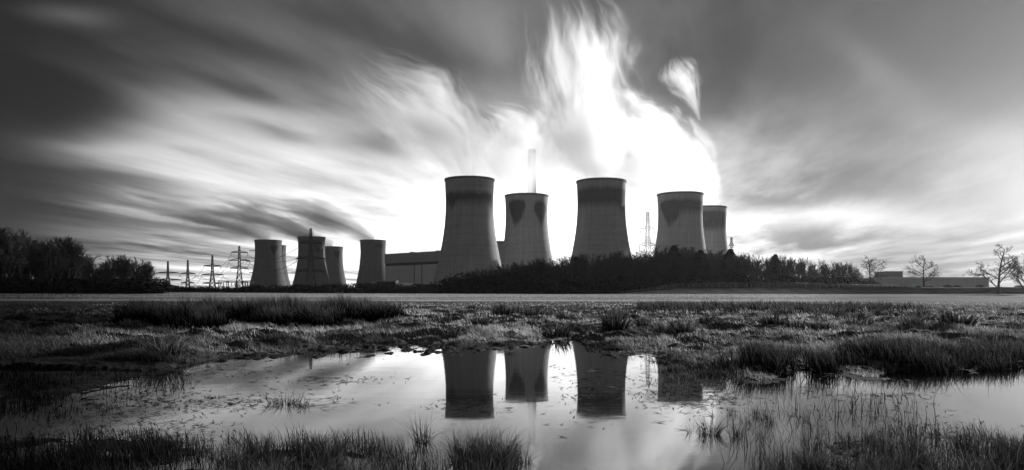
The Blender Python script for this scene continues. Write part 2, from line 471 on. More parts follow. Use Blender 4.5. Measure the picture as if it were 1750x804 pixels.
bed('sparse_reeds', 'fine weed stems poking through the tower reflections', [(640, 606), (1130, 606), (1250, 640), (1240, 690), (1130, 690), (1060, 640), (760, 650), (640, 640)], 2000, 0.03, 0.10, 1.2, 2.2, M_fore, 0.0007, True, 0.004)

bed('weed_mat', 'tangled mat of weed and short dead stems at the water edge below the half hidden tower', [(1120, 612), (1250, 630), (1262, 690), (1190, 698), (1128, 684)], 13000, 0.03, 0.14, 0.9, 2.4, M_fore, 0.0008, True, 0.004)
bed('weed_mat', 'black mat of drowned sedge along the far left shore', [(-60, 640), (120, 640), (270, 640), (330, 650), (240, 690), (130, 712), (-60, 725)], 5000, 0.05, 0.2, 0.5, 2.0, M_fore, 0.0009, True, 0.004)
bed('weed_mat', 'thin rafts of dead weed streaking the dark left end of the pool', [(60, 676), (330, 668), (480, 676), (420, 700), (200, 706), (60, 715)], 4000, 0.02, 0.08, 0.8, 2.4, M_fore, 0.0008, True, 0.004)
def floating():
    """Dead stems and leaf scraps lying on the water."""
    n = 30000
    px = rng.uniform(20, 1780, n); py = 596 + 190 * rng.random(n) ** 1.3
    X, Y = ground_pts(px, py, 0.0)
    d = pool_depth(X, Y)
    c = fbm(X * 0.55, Y * 0.30, 71, 3)
    mat_ = np.exp(-((px - 1180) / 80) ** 2 - ((py - 672) / 26) ** 2) * 2 + np.exp(-((px - 300) / 260) ** 2 - ((py - 690) / 12) ** 2) + np.exp(-((px - 250) / 200) ** 2 - ((py - 635) / 9) ** 2) \
        + 0.7 * np.exp(-((px - 560) / 120) ** 2 - ((py - 650) / 6) ** 2) + 0.8 * np.exp(-((px - 800) / 60) ** 2 - ((py - 690) / 20) ** 2) + 0.6 * np.exp(-((px - 1020) / 80) ** 2 - ((py - 660) / 40) ** 2) + np.exp(-((px - 1540) / 90) ** 2 - ((py - 676) / 4) ** 2)
    k = (d > 0) & (rng.random(n) < np.clip(mat_ * (0.3 + c) + (c - 0.57) * 0.9 * (1 - 0.9 * sm(640, 720, px) * (1 - sm(1300, 1400, px)) * sm(690, 705, py)) + 0.5 * np.exp(-((px - 200) / 160) ** 2), 0.0, 1))
    X, Y, px = X[k], Y[k], px[k]; n = len(X)
    a = rng.uniform(0, math.pi, n); L = rng.uniform(0.03, 0.20, n) * (0.5 + Y / 16); W = rng.uniform(0.005, 0.015, n) * (0.5 + Y / 12)
    u = np.stack([np.cos(a), np.sin(a), np.zeros(n)], -1); v = np.stack([-np.sin(a), np.cos(a), np.zeros(n)], -1)
    c0 = np.stack([X, Y, np.full(n, 0.004)], -1)
    bowz = rng.uniform(0.0, 0.02, n)
    vs = np.stack([c0 - u * L[:, None] / 2, c0 - v * W[:, None] / 2, c0 + u * L[:, None] / 2, c0 + v * W[:, None] / 2], 1)
    vs[:, 2, 2] += bowz
    q = np.arange(n * 4).reshape(n, 4)
    me = mesh_np('floating_weed', vs.reshape(-1, 3), q)
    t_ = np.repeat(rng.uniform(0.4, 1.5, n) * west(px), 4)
    at = me.attributes.new('tone', 'FLOAT', 'POINT'); at.data.foreach_set('value', t_.astype(np.float32))
    tag(link('floating_weed', me, M_weed), 'dead stems and weed scraps floating on the pool', 'weed', kind='stuff')
floating()

# single rush tufts, each a thing of its own
def tuft_mesh(seed, nb, h, spread, lean, w, tip=1.6, K=5):
    r = np.random.default_rng(seed)
    a = r.uniform(0, 2 * math.pi, nb); q = spread * np.sqrt(r.random(nb))
    base = np.stack([q * np.cos(a), q * np.sin(a), np.full(nb, -0.05)], -1)
    hh = h * r.uniform(0.45, 1.1, nb)
    ln = r.uniform(0.05, lean, nb)
    yw = a + r.normal(0, 0.6, nb)
    v, qd, t_ = blades(base, hh, w * r.uniform(0.6, 1.3, nb), ln, yw, r.normal(0, 0.6, nb), K, np.full(nb, 0.7), np.full(nb, tip), 0.9)
    me = mesh_np('rush_tuft', v, qd)
    at = me.attributes.new('tone', 'FLOAT', 'POINT'); at.data.foreach_set('value', t_.astype(np.float32))
    me.materials.append(M_fore)
    return me
TUFTS = [tuft_mesh(i, nb, 1.0, sp, ln, w) for i, (nb, sp, ln, w) in enumerate(((110, 0.30, 0.9, 0.016), (70, 0.22, 1.2, 0.015), (150, 0.42, 0.8, 0.016), (45, 0.18, 1.4, 0.014)))]
TUFT_FAR = [tuft_mesh(40 + i, 120, 1.0, 0.5, 0.7, 0.06, 3.0, 3) for i in range(3)]
def tuft(px, py, h, label, group=None, far=False, v=None, wide=1.0):
    X, Y = ground_pts(np.array([px], float), np.array([py], float), 0.0 if not far else 0.2)
    X, Y = float(X[0]), float(Y[0])
    me = (TUFT_FAR if far else TUFTS)[random.randrange(3 if far else 4) if v is None else v]
    o = link('rush_tuft', me); o.location = (X, Y, max(land1(X, Y), -0.04))
    o.rotation_euler = (0, 0, random.uniform(-0.9, 0.9)); o.scale = (h * wide, h * wide, h)
    return tag(o, label, 'rush tuft', group)
# foreground
tuft(1212, 742, 0.30, 'spidery dark rush tuft standing alone in the bright water below the large towers', v=0, wide=1.2)
tuft(1182, 740, 0.20, 'small splayed rush tuft beside the spidery one in bright water', v=3, wide=1.4)
tuft(722, 756, 0.40, 'thick bladed broken tuft at the pool edge left of the middle sedge clump', v=1)
tuft(486, 690, 0.26, 'low dark tuft standing alone in the grey water left of the tower reflections', v=2, wide=2.0)
tuft(520, 694, 0.20, 'small tuft at the end of the low dark tuft in grey water', v=1, wide=1.6)
for i in range(16):
    tuft(random.uniform(775, 905), random.uniform(768, 830), random.uniform(0.26, 0.46), 'dark arching rush tuft of the clump at the bottom, below the first tower reflection', 'rushes of the middle foreground clump')
for i in range(26):
    tuft(random.uniform(300, 745), random.uniform(768, 840), random.uniform(0.18, 0.32), 'dark rush tuft growing in the near sedge on the left bank', 'rushes of the left bank')
for i in range(34):
    px = random.uniform(1330, 1760)
    tuft(px, random.uniform(756, 840), random.uniform(0.20, 0.38), 'black arching rush tuft crowding the near right bank', 'rushes of the right bank')
for i in range(12):
    tuft(random.uniform(1250, 1400), random.uniform(690, 760), random.uniform(0.22, 0.36), 'slim rush tuft rising from the dark shallow water by the right bank', 'rushes in the shallows', v=3)
# mid-distance dark tufts
for px, py, h, lab in ((860, 541, 1.0, 'dark rush tuft in a row in the marsh below the second large tower'), (885, 540, 1.1, 'tallest dark rush tuft of the row below the second large tower'),
                       (915, 541, 0.9, 'dark rush tuft at the right end of the row below the second large tower'), (1052, 566, 0.75, 'pale topped rush tuft casting a black shadow below the third large tower'),
                       (1165, 575, 0.6, 'wispy two pronged rush tuft on the marsh below the fourth large tower'), (985, 538, 0.8, 'dark rush tuft in the marsh between the second and third large towers'),
                       (285, 604, 0.55, 'round black rush tuft on the dark left shore'), (1405, 545, 0.9, 'dark rush tuft below the right end of the wood'), (1340, 542, 0.8, 'dark rush tuft below the middle of the right wood')):
    tuft(px, py, h, lab, far=True, wide=1.3)
for i in range(60):
    px = random.uniform(700, 1640); py = random.choice((530, 536, 545, 556, 570)) + random.uniform(-4, 4)
    tuft(px, py, random.uniform(0.35, 0.75), 'small rush tuft scattered over the rough marsh grass', 'rush tufts scattered on the marsh', far=True, wide=random.uniform(0.9, 1.6))

# ------------------------------------------------------------------ bars and boxes
def bar(bm, a, b, t_, n=4, t2=None):
    a, b = Vector(a), Vector(b); d = (b - a)
    if d.length < 1e-6: return
    z = d.normalized(); x = z.orthogonal().normalized(); y = z.cross(x); t2 = t_ if t2 is None else t2
    r1 = [bm.verts.new(a + (x * math.cos(k) + y * math.sin(k)) * t_) for k in [2 * math.pi * i / n for i in range(n)]]
    r2 = [bm.verts.new(b + (x * math.cos(k) + y * math.sin(k)) * t2) for k in [2 * math.pi * i / n for i in range(n)]]
    for i in range(n): bm.faces.new((r1[i], r1[(i + 1) % n], r2[(i + 1) % n], r2[i]))
    bm.faces.new(r1[::-1]); bm.faces.new(r2)
def box(bm, x0, x1, y0, y1, z0, z1, top=None):
    z2 = z1 if top is None else top
    vs = [bm.verts.new(p) for p in ((x0, y0, z0), (x1, y0, z0), (x1, y1, z0), (x0, y1, z0), (x0, y0, z1), (x1, y0, z2), (x1, y1, z2), (x0, y1, z1))]
    for f in ((0, 3, 2, 1), (4, 5, 6, 7), (0, 1, 5, 4), (1, 2, 6, 5), (2, 3, 7, 6), (3, 0, 4, 7)): bm.faces.new([vs[i] for i in f])
def done(name, bm, m, parent=None):
    me = bpy.data.meshes.new(name); bm.normal_update(); bm.to_mesh(me); bm.free()
    return link(name, me, m, parent)

# ------------------------------------------------------------------ cooling towers
def concrete(name, base, patches, H, rt, seed):
    """Board-marked concrete with lift joints, faint vertical ribs and wet stains hanging below the rim."""
    m, out = mat(name)
    x, y, z = xyz(objco())
    ang = V.op('ARCTAN2', x, y * -1.0)                    # 0 faces the camera, grows to the right
    big = noise(objco(), 0.03, 5, 0.6); fine = noise(objco(), 0.5, 3, 0.6)
    ribs = noise(vec(ang * 30.0, z * 0.02, seed), 1.0, 2, 0.6)
    lifts = noise(vec(ang * 0.8, z * 0.35, seed + 3), 1.0, 3, 0.7)
    streaks = noise(vec(ang * 11.0, z * 0.006, seed + 9), 1.0, 4, 0.65)
    c = base * vmax(big * 0.60 + ribs * 0.75 + lifts * 0.55 + fine * 0.30 + streaks * 0.60 - 0.42, 0.2)
    band = V.op('FRACT', z * (1 / 9.5)); c = c * (1.0 - 0.16 * (1.0 - sstep(0.0, 0.10, band)))
    drip = noise(vec(ang * 16.0, 1.0, seed), 1.0, 3, 0.7); dripf = noise(vec(ang * 55.0, 1.0, seed + 1), 1.0, 2, 0.6); wv = noise(vec(ang * 3.0, 4.0, seed), 1.0, 2)
    st = None
    for (a0, a1, ztop, zbot, tri, k) in patches:
        zt = ztop * H; depth = (ztop - zbot) * H
        ac = (a0 + a1) / 2; hw = (a1 - a0) / 2
        u = V.op('ABSOLUTE', (ang + (wv - 0.5) * 0.18 - ac + (big - 0.5) * 0.5) / hw)
        low = zt - depth * ((1.0 - tri) + tri * vmax(1.0 - u ** 1.4, 0.0)) * (0.15 + drip * 1.05 + dripf * 0.75)
        up_ = zt - wv * 6.0 + dripf * 3.0 - (u ** 3.0) * depth * 0.3 * tri
        msk = clamp01((z - low) * 0.13 + 0.35) * clamp01((up_ - z) * 0.22 + 0.5) * (1.0 - sstep(0.70, 1.0, u)) * (0.7 + fine * 0.5) * k
        st = msk if st is None else vmax(st, msk)
    if st is not None: c = c * (1.0 - clamp01(st) * (0.62 + 0.34 * ribs))
    principled(out, c, 0.9, 0.15, ribs + lifts, 0.25, 0.4)
    return m
def cooling_tower(pxc, toppy, wpx, Dm, base, patches, label, group, seed, flare=1.0):
    H = PZ(toppy, Dm) - 2.3
    rt = wpx / F * Dm / 2
    X = PX(pxc, Dm)
    root = empty('cooling_tower', (X, Dm, 2.3), label, 'cooling tower', group)
    m = concrete('tower concrete', base, patches, H, rt, seed)
    rth = rt * 0.965; zth = 0.80 * H; rb = rt * 1.62 * flare
    bq = zth / math.sqrt((rb / rth) ** 2 - 1)
    bt = (H - zth) / math.sqrt((rt / rth) ** 2 - 1)
    def rr(z): return rth * math.sqrt(1 + ((z - zth) / (bq if z < zth else bt)) ** 2)
    NS, NZ = 128, 60
    bm = bmesh.new(); rings = []
    zs = [H * i / NZ for i in range(NZ + 1)]
    prof = [(rr(z), z) for z in zs] + [(rr(H) - 1.1, H)] + [(rr(z) - 1.1, z) for z in (H - 4, H - 12, H - 30)]
    for r, z in prof:
        rings.append([bm.verts.new((r * math.cos(2 * math.pi * k / NS), r * math.sin(2 * math.pi * k / NS), z)) for k in range(NS)])
    for a, b in zip(rings, rings[1:]):
        for k in range(NS):
            f = bm.faces.new((a[k], a[(k + 1) % NS], b[(k + 1) % NS], b[k])); f.smooth = True
    done('shell', bm, m, root)
    bm = bmesh.new(); rings = []
    for r, z in ((rr(H - 1.6) + .05, H - 1.6), (rr(H) + 0.45, H - 1.2), (rr(H) + 0.5, H + 0.5), (rr(H) - 0.7, H + 0.5), (rr(H) - 0.75, H + .05)):
        rings.append([bm.verts.new((r * math.cos(2 * math.pi * k / NS), r * math.sin(2 * math.pi * k / NS), z)) for k in range(NS)])
    for a, b in zip(rings, rings[1:]):
        for k in range(NS): bm.faces.new((a[k], a[(k + 1) % NS], b[(k + 1) % NS], b[k]))
    done('rim', bm, M_rim, root)
    return root
M_rim = plain_mat('stained rim concrete', 0.17, 0.9, 0.3, 0.1)
BIG, SMALL = 'large cooling towers behind the wood', 'small distant cooling towers'
cooling_tower(802.5, 308, 84, 741, 0.40, [(-1.5, 1.5, 0.885, 0.78, 0.0, 1.0), (-1.2, -0.35, 0.86, 0.73, 0.8, 1.0)], 'widest cooling tower with a dark dripping band below its rim, beside the turbine hall', BIG, 1)
cooling_tower(900, 335.5, 74, 861, 0.40, [(-1.05, -0.05, 0.955, 0.70, 0.75, 1.2), (0.22, 1.25, 0.94, 0.70, 0.75, 1.0)], 'cooling tower with two heart shaped dark stains, second of the large row', BIG, 2)
cooling_tower(1027.5, 311, 84, 745, 0.40, [(-1.7, 1.7, 0.935, 0.78, 0.0, 1.2), (0.5, 1.6, 0.93, 0.75, 0.2, 1.2)], 'tall cooling tower wearing a broad dark collar stain, rising from the middle of the wood', BIG, 3)
cooling_tower(1162.5, 333, 77, 847, 0.47, [(-1.35, -0.05, 0.94, 0.68, 0.85, 1.2), (-0.9, 1.7, 0.945, 0.80, 0.05, 1.0)], 'cooling tower with a dark pointed stain on its left flank, behind the highest wood', BIG, 4)
cooling_tower(1208.5, 355.5, 65, 975, 0.48, [(-1.6, 1.6, 0.96, 0.74, 0.15, 1.0)], 'cooling tower half hidden behind its neighbour, last of the large row', BIG, 5)
SP = [(0.35, 1.2, 0.93, 0.74, 0.8, 1.0)]
cooling_tower(468, 420, 41, 1760, 0.12, [], 'distant cooling tower mostly hidden behind the leftmost small one', SMALL, 7)
cooling_tower(458.5, 411.5, 45, 1543, 0.12, SP, 'leftmost small distant cooling tower', SMALL, 8)
cooling_tower(567, 422.5, 38, 1700, 0.12, SP, 'shortest distant cooling tower overlapped by the one behind the pylon', SMALL, 9)
cooling_tower(532.5, 406, 46, 1453, 0.125, SP, 'distant cooling tower with a black pylon standing in front of it', SMALL, 10)
cooling_tower(637.5, 411.5, 44, 1500, 0.125, [(0.2, 1.2, 0.93, 0.86, 0.2, 1.0)], 'small distant cooling tower whose edge meets the turbine hall', SMALL, 11, 0.96)

# tall chimney in the steam
def chimney():
    Dm = 1336.0; H = PZ(256, Dm)
    root = empty('power_station_chimney', (PX(909, Dm), Dm, 2.3), 'tall slim chimney showing faintly through the steam above the second large tower', 'chimney')
    bm = bmesh.new(); bar(bm, (0, 0, 0), (0, 0, H - 2.3), 12.0, 32, 6.4)
    done('windshield', bm, plain_mat('chimney concrete', 0.5, 0.9, 0.2, 0.05), root)
    bm = bmesh.new(); bar(bm, (0, 0, H - 9), (0, 0, H - 2.0), 6.9, 32, 6.7)
    done('cap_band', bm, M_rim, root)
chimney()

# ------------------------------------------------------------------ station buildings
def turbine_hall():
    D0, D1 = 1060.0, 960.0
    xa, xb = PX(658, D0), PX(790, D1)
    za = PZ(434.5, D0); zb = za
    root = empty('turbine_hall', (xa, D0, 2.3), 'long pale turbine hall with a dark louvre strip between the small and large towers', 'building')
    L = math.hypot(xb - xa, D1 - D0); root.rotation_euler = (0, 0, math.atan2(D1 - D0, xb - xa))
    h = za - 2.3
    bm = bmesh.new(); box(bm, 0, L, 0, 70, 0, h * 0.71); done('wall', bm, M_cladlight, root)
    bm = bmesh.new(); box(bm, 0.3, L - .3, 0.4, 69.6, h * 0.71, h * 0.77); done('louvre_strip', bm, M_dark, root)
    bm = bmesh.new(); box(bm, -0.4, L + .4, -0.6, 70.6, h * 0.77, h); done('roof_fascia', bm, M_clad, root)
    for u in (0.40, 0.50, 0.78):
        bm = bmesh.new(); box(bm, L * u, L * u + 0.9, -0.5, -0.05, 0.1, h * 0.705); done('downpipe', bm, M_dark, root)
    for u in (0.28, 0.62):
        bm = bmesh.new(); box(bm, L * u, L * u + 5, 8, 14, h, h + 1.6); done('roof_vent', bm, M_clad, root)
turbine_hall()
def boiler_house():
    Dm = 1010.0
    x0, x1 = PX(815, Dm), PX(868, Dm); h = PZ(412, Dm) - 2.3
    root = empty('boiler_house', (x0, Dm, 2.3), 'tall grey boiler house glimpsed between the first two large towers', 'building')
    bm = bmesh.new(); box(bm, 0, x1 - x0, 0, 80, 0, h * 0.97); done('wall', bm, M_clad, root)
    bm = bmesh.new(); box(bm, -0.5, x1 - x0 + .5, -0.5, 80.5, h * 0.97, h); done('parapet', bm, M_shedroof, root)
boiler_house()
def warehouse():
    Dm = 640.0
    x0, x1 = PX(1500, Dm), PX(1690, Dm); h = PZ(474, Dm) - 4.0
    root = empty('warehouse', (x0, Dm, 3.0), 'long low grey warehouse beyond the field with a block on its roof', 'building')
    bm = bmesh.new(); box(bm, 0, x1 - x0, 0, 60, 0, h); done('wall', bm, M_clad, root)
    bm = bmesh.new(); box(bm, -.6, x1 - x0 + .6, -.6, 60.6, h, h + 1.0); done('roof', bm, M_cladlight, root)
    bx0, bx1 = PX(1518, Dm) - x0, PX(1547, Dm) - x0
    bm = bmesh.new(); box(bm, bx0, bx1, 4, 24, h + 1.0, h + 5.6); done('plant_room', bm, M_shed, root)
    bm = bmesh.new(); box(bm, bx0 - .3, bx1 + .3, 3.7, 24.3, h + 5.6, h + 6.2); done('plant_room_roof', bm, M_cladlight, root)
warehouse()
def shed(px0, px1, toppy, Dm, label, pitched=True, roofm=None, wallm=None, deep=14):
    x0, x1 = PX(px0, Dm), PX(px1, Dm); w = x1 - x0
    zb = land1((x0 + x1) / 2, Dm) - 0.3; h = PZ(toppy, Dm) - zb
    root = empty('shed', (x0, Dm, zb), label, 'shed')
    eave = h * (0.72 if pitched else 0.93)
    bm = bmesh.new(); box(bm, 0, w, 0, deep, 0, eave); done('wall', bm, wallm or M_shed, root)
    bm = bmesh.new()
    if pitched:
        p = [(-.4, -.5, eave), (w + .4, -.5, eave), (w + .4, deep / 2, h), (-.4, deep / 2, h), (w + .4, deep + .5, eave), (-.4, deep + .5, eave)]
        v = [bm.verts.new(q) for q in p]
        for f in ((0, 1, 2, 3), (3, 2, 4, 5), (0, 3, 5), (1, 4, 2), (0, 5, 4, 1)): bm.faces.new([v[i] for i in f])
    else: box(bm, -.3, w + .3, -.3, deep + .3, eave, h)
    done('roof', bm, roofm or M_shedroof, root)
    bm = bmesh.new(); box(bm, w * .2, w * .2 + min(4, w * .3), -0.12, 0.05, 0.1, min(3.6, eave * .8)); done('door', bm, M_dark, root)
    for u in (0.6, 0.8):
        bm = bmesh.new(); box(bm, w * u, w * u + min(1.6, w * .12), -0.1, 0.05, eave * .45, eave * .7); done('window', bm, M_pane, root)
shed(548, 578, 481, 620, 'dark shed with a grey pitched roof in front of the shortest distant tower')
shed(612, 636, 483, 600, 'small flat roofed shed at the foot of the tower by the turbine hall', False)
shed(644, 676, 480, 610, 'dark shed with a flat pale roof below the near corner of the turbine hall', False, M_clad)
shed(680, 704, 484, 560, 'low pitched shed with a pale roof below the turbine hall', True, M_cladlight)
shed(706, 772, 486, 520, 'long low dark shed at the foot of the widest tower', False, M_dark)
shed(440, 470, 489, 640, 'low shed at the foot of the leftmost small tower', True)

def cabinet(px, toppy, botpy, wpx, label):
    Dm = 262.0; X = PX(px, Dm); z = land1(X, Dm); w = wpx / F * Dm; h = (botpy - toppy) / F * Dm
    root = empty('site_cabinet', (X, Dm, z), label, 'cabinet')
    bm = bmesh.new(); box(bm, -w / 2, w / 2, 0, w * .8, 0, h * .9); done('body', bm, M_white, root)
    bm = bmesh.new(); box(bm, -w / 2 - .08, w / 2 + .08, -.08, w * .8 + .08, h * .9, h); done('lid', bm, M_cladlight, root)
    bm = bmesh.new(); box(bm, -w * .42, w * .42, -.05, -.002, h * .08, h * .8); done('door', bm, M_clad, root)
cabinet(100, 487, 499, 11, 'pale square cabinet standing at the edge of the left wood')
for px, py, lab in ((24, 489, 'white topped marker post in front of the left wood, nearest the picture edge'), (34, 489, 'second white topped marker post in front of the left wood'), (123, 494, 'short marker post just right of the pale cabinet')):
    Dm = 258.0; X = PX(px, Dm); z = land1(X, Dm); h = PZ(py, Dm) - z
    root = empty('marker_post', (X, Dm, z), lab, 'post')
    bm = bmesh.new(); bar(bm, (0, 0, 0), (0, 0, h * .9), .09, 8); done('shaft', bm, M_shedroof, root)
    bm = bmesh.new(); box(bm, -.5, .5, -.06, .06, h * .8, h); done('marker_plate', bm, M_white, root)
for px, top, lab in ((735, 476, 'lamp column in front of the widest tower, nearest the turbine hall'), (758, 478, 'middle lamp column in front of the widest tower'), (772, 476, 'lamp column by the left end of the middle wood')):
    Dm = 470.0; X = PX(px, Dm); z = land1(X, Dm); h = PZ(top, Dm) - z
    root = empty('lamp_column', (X, Dm, z), lab, 'lamp post')
    bm = bmesh.new(); bar(bm, (0, 0, 0), (0, 0, h), .16, 8, .1); done('column', bm, M_cladlight, root)
    bm = bmesh.new(); bar(bm, (-.05, 0, h), (1.6, 0, h + .25), .1, 6); done('arm', bm, M_cladlight, root)
    bm = bmesh.new(); box(bm, 1.5, 2.5, -.2, .2, h + .15, h + .4); done('lantern', bm, M_clad, root)

# ------------------------------------------------------------------ pylons and lines
PYL = []
def pylon(px, toppy, Dm, label, spans, levels, t_=0.22, wide=None, group='lattice pylons', rz=0.25, style=0):
    zb = 2.4; X = PX(px, Dm); H = PZ(toppy, Dm) - zb
    root = empty('lattice_pylon', (X, Dm, zb), label, 'pylon', group, rz)
    w0 = wide or H * 0.085; wt = H * 0.012
    waist = 0.56
    def half(f): return w0 + (H * 0.026 - w0) * (f / waist) if f < waist else H * 0.026 + (wt - H * 0.026) * ((f - waist) / (1 - waist))
    bm = bmesh.new(); fr = [0, .13, .25, .36, .46, .56, .64, .72, .80, .88, .94, 1.0]
    cs = ((-1, -1), (1, -1), (1, 1), (-1, 1))
    for f0, f1 in zip(fr, fr[1:]):
        a, b = half(f0), half(f1)
        for i in range(4):
            p, q = cs[i], cs[(i + 1) % 4]
            bar(bm, (p[0] * a, p[1] * a, f0 * H), (p[0] * b, p[1] * b, f1 * H), t_ * 1.25)
            bar(bm, (p[0] * a, p[1] * a, f0 * H), (q[0] * b, q[1] * b, f1 * H), t_ * .7)
            bar(bm, (q[0] * a, q[1] * a, f0 * H), (p[0] * b, p[1] * b, f1 * H), t_ * .7)
            bar(bm, (p[0] * b, p[1] * b, f1 * H), (q[0] * b, q[1] * b, f1 * H), t_ * .7)
    done('lattice_mast', bm, M_steel, root)
    tips = []
    for f, sp in zip(levels, spans):
        z = f * H; hw = half(f)
        for sgn in (-1, 1):
            bm = bmesh.new(); L = sp * H
            tipz = z + H * (0.012 if style else -0.0)
            for yy in (-hw, hw):
                bar(bm, (sgn * hw, yy, z), (sgn * L, 0, tipz), t_ * 1.5)
                bar(bm, (sgn * hw, yy, z + H * .035), (sgn * L, 0, tipz + .2), t_ * 1.2)
            for u in (0.25, 0.5, 0.75):
                bar(bm, (sgn * (hw + (L - hw) * u), -hw * (1 - u), z), (sgn * (hw + (L - hw) * u), hw * (1 - u), z + H * .035 * (1 - u)), t_ * .7)
            done('cross_arm', bm, M_steel, root)
            bm = bmesh.new(); bar(bm, (sgn * L, 0, tipz), (sgn * L, 0, tipz - H * .055), .22, 6)
            done('insulator', bm, M_glassy, root)
            tips.append(Vector((sgn * L, 0, tipz - H * .055)))
    PYL.append([Vector((X + v.x * math.cos(rz), Dm + v.x * math.sin(rz), zb + v.z)) for v in tips])
    return root
pylon(287, 447, 1000, 'leftmost lattice pylon with two wide arms, beside the left wood', (0.30, 0.36, 0.27), (0.66, 0.46, 0.28), 0.50, 4.4)
pylon(321, 445, 1040, 'second pylon from the left wood with a square head and narrow arms', (0.20, 0.17), (0.62, 0.36), 0.52, 3.4)
pylon(363, 437, 900, 'lattice pylon with curved drooping arms, third from the left wood', (0.20, 0.25, 0.22), (0.73, 0.51, 0.30), 0.46, 4.6, style=1)
pylon(409, 421, 770, 'tall slim lattice pylon nearest the leftmost small tower', (0.16, 0.20, 0.17), (0.87, 0.71, 0.55), 0.34, 4.2)
pylon(446, 414, 1900, 'far pylon whose arms stick out behind the leftmost small tower', (0.20, 0.26, 0.2), (0.84, 0.63, 0.43), 0.4, 6.5)
pylon(531, 391, 560, 'black lattice pylon standing in front of a small distant tower', (0.16, 0.21, 0.19), (0.78, 0.55, 0.36), 0.34, 4.4)
pylon(1107, 363, 560, 'thin pale pylon seen between the third and fourth large towers', (0.09, 0.11, 0.13), (0.80, 0.60, 0.40), 0.10, 4.2)
pylon(1250, 406, 700, 'short lattice mast just right of the half hidden large tower', (0.05,), (0.86,), 0.13, 2.4)
def cable(a, b, sag, label, r=0.17):
    pts = []
    for i in range(13):
        f = i / 12; p = a.lerp(b, f); p.z -= 4 * sag * f * (1 - f); pts.append(p)
    bm = bmesh.new()
    for p, q in zip(pts, pts[1:]): bar(bm, p - pts[0], q - pts[0], r, 4)
    o = done('power_line', bm, M_cable); o.location = pts[0]
    tag(o, label, 'power line', 'overhead power lines')
for i, (p, q) in enumerate(((0, 1), (1, 2), (2, 3), (3, 5))):
    nm = ('the leftmost pylon and the square headed one', 'the square headed pylon and the curved arm one', 'the curved arm pylon and the tall slim one', 'the tall slim pylon and the black one')[i]
    m_ = min(len(PYL[p]), len(PYL[q]))
    for k in range(min(4, m_)):
        cable(PYL[p][k], PYL[q][k], 9, 'sagging overhead line slung between ' + nm)

def gantry(px, toppy, Dm, label):
    X = PX(px, Dm); zb = 2.4; h = PZ(toppy, Dm) - zb
    root = empty('substation_gantry', (X, Dm, zb), label, 'gantry', 'substation gantries')
    for sx in (-4.5, 4.5):
        bm = bmesh.new(); bar(bm, (sx, 0, 0), (sx, 0, h), .35); bar(bm, (sx + 1.2, 0, 0), (sx, 0, h * .9), .22); done('post', bm, M_steel, root)
    bm = bmesh.new(); bar(bm, (-5.2, 0, h), (5.2, 0, h), .4); bar(bm, (-5.2, 0, h - 1.6), (5.2, 0, h - 1.6), .25)
    for u in range(-5, 5): bar(bm, (u, 0, h), (u + 1, 0, h - 1.6), .2)
    done('crossbeam', bm, M_steel, root)
    for u in (-3, 0, 3):
        bm = bmesh.new(); bar(bm, (u, 0, h - 1.6), (u, 0, h - 5), .45, 8, .3); done('insulator', bm, M_glassy, root)
for px, lab in ((382, 'substation gantry right of the curved arm pylon'), (396, 'substation gantry left of the tall slim pylon'), (414, 'substation gantry at the foot of the tall slim pylon'), (424, 'substation gantry touching the leftmost small tower')):
    gantry(px, 480.5, 700, lab)

# ------------------------------------------------------------------ trees
def tree_meshes(seed, H=15.0, spread=0.36, levels=5, upright=0.5, twig=0.045, clear=0.18, dense=1.0):
    r = random.Random(seed)
    bt, bc = bmesh.new(), bmesh.new()
    def grow(p, d, L, rad, lev):
        n = 3 if lev < 3 else 2
        q = Vector(p); dd = Vector(d)
        segs = []
        for i in range(n):
            dd = (dd + Vector((r.uniform(-1, 1), r.uniform(-1, 1), r.uniform(-.6, 1) * upright)) * (0.07 + 0.028 * lev)).normalized()
            e = q + dd * (L / n)
            ra = rad * (1 - .45 * i / n); rb = rad * (1 - .45 * (i + 1) / n)
            bar(bt if lev < 2 else bc, q, e, ra, 6 if lev < 1 else (5 if lev < 2 else 3), rb)
            segs.append((q.copy(), e.copy())); q = e
        if lev >= levels: return
        kids = {0: 7, 1: 5, 2: 5, 3: 4, 4: 4}[lev]
        kids = max(2, int(kids * dense + r.random()))
        for k in range(kids):
            f = (clear if lev == 0 else 0.2) + (1 - (clear if lev == 0 else 0.2)) * (k + r.random()) / kids
            f = min(f, .999); sgm = segs[int(f * n)]; pos = sgm[0].lerp(sgm[1], f * n - int(f * n))
            side = dd.orthogonal().normalized(); side.rotate(__import__('mathutils').Quaternion(dd, r.uniform(0, 6.283)))
            ang = r.uniform(.5, 1.05) * (spread / .36)
            nd = (dd * math.cos(ang) + side * math.sin(ang) + Vector((0, 0, upright * .40))).normalized()
            grow(pos, nd, L * r.uniform(.45, .70) * (1.15 - .40 * f), max(rad * (.5 if lev == 0 else .55), twig), lev + 1)
        if lev == 0: grow(q, dd, L * .45, rad * .5, 1)
    grow(Vector((0, 0, -.3)), Vector((0, 0, 1)), H * .62, H * .02, 0)
    out = []
    for nm, b, m in (('trunk', bt, M_bark), ('crown', bc, M_twig)):
        top = 0
        me = bpy.data.meshes.new(nm); b.normal_update(); b.to_mesh(me); b.free(); me.materials.append(m); out.append(me)
    zmax = max(v.co.z for v in out[1].vertices)
    for me in out:
        for v in me.vertices: v.co *= 1.0 / zmax           # one metre tall, scaled when planted
    return out
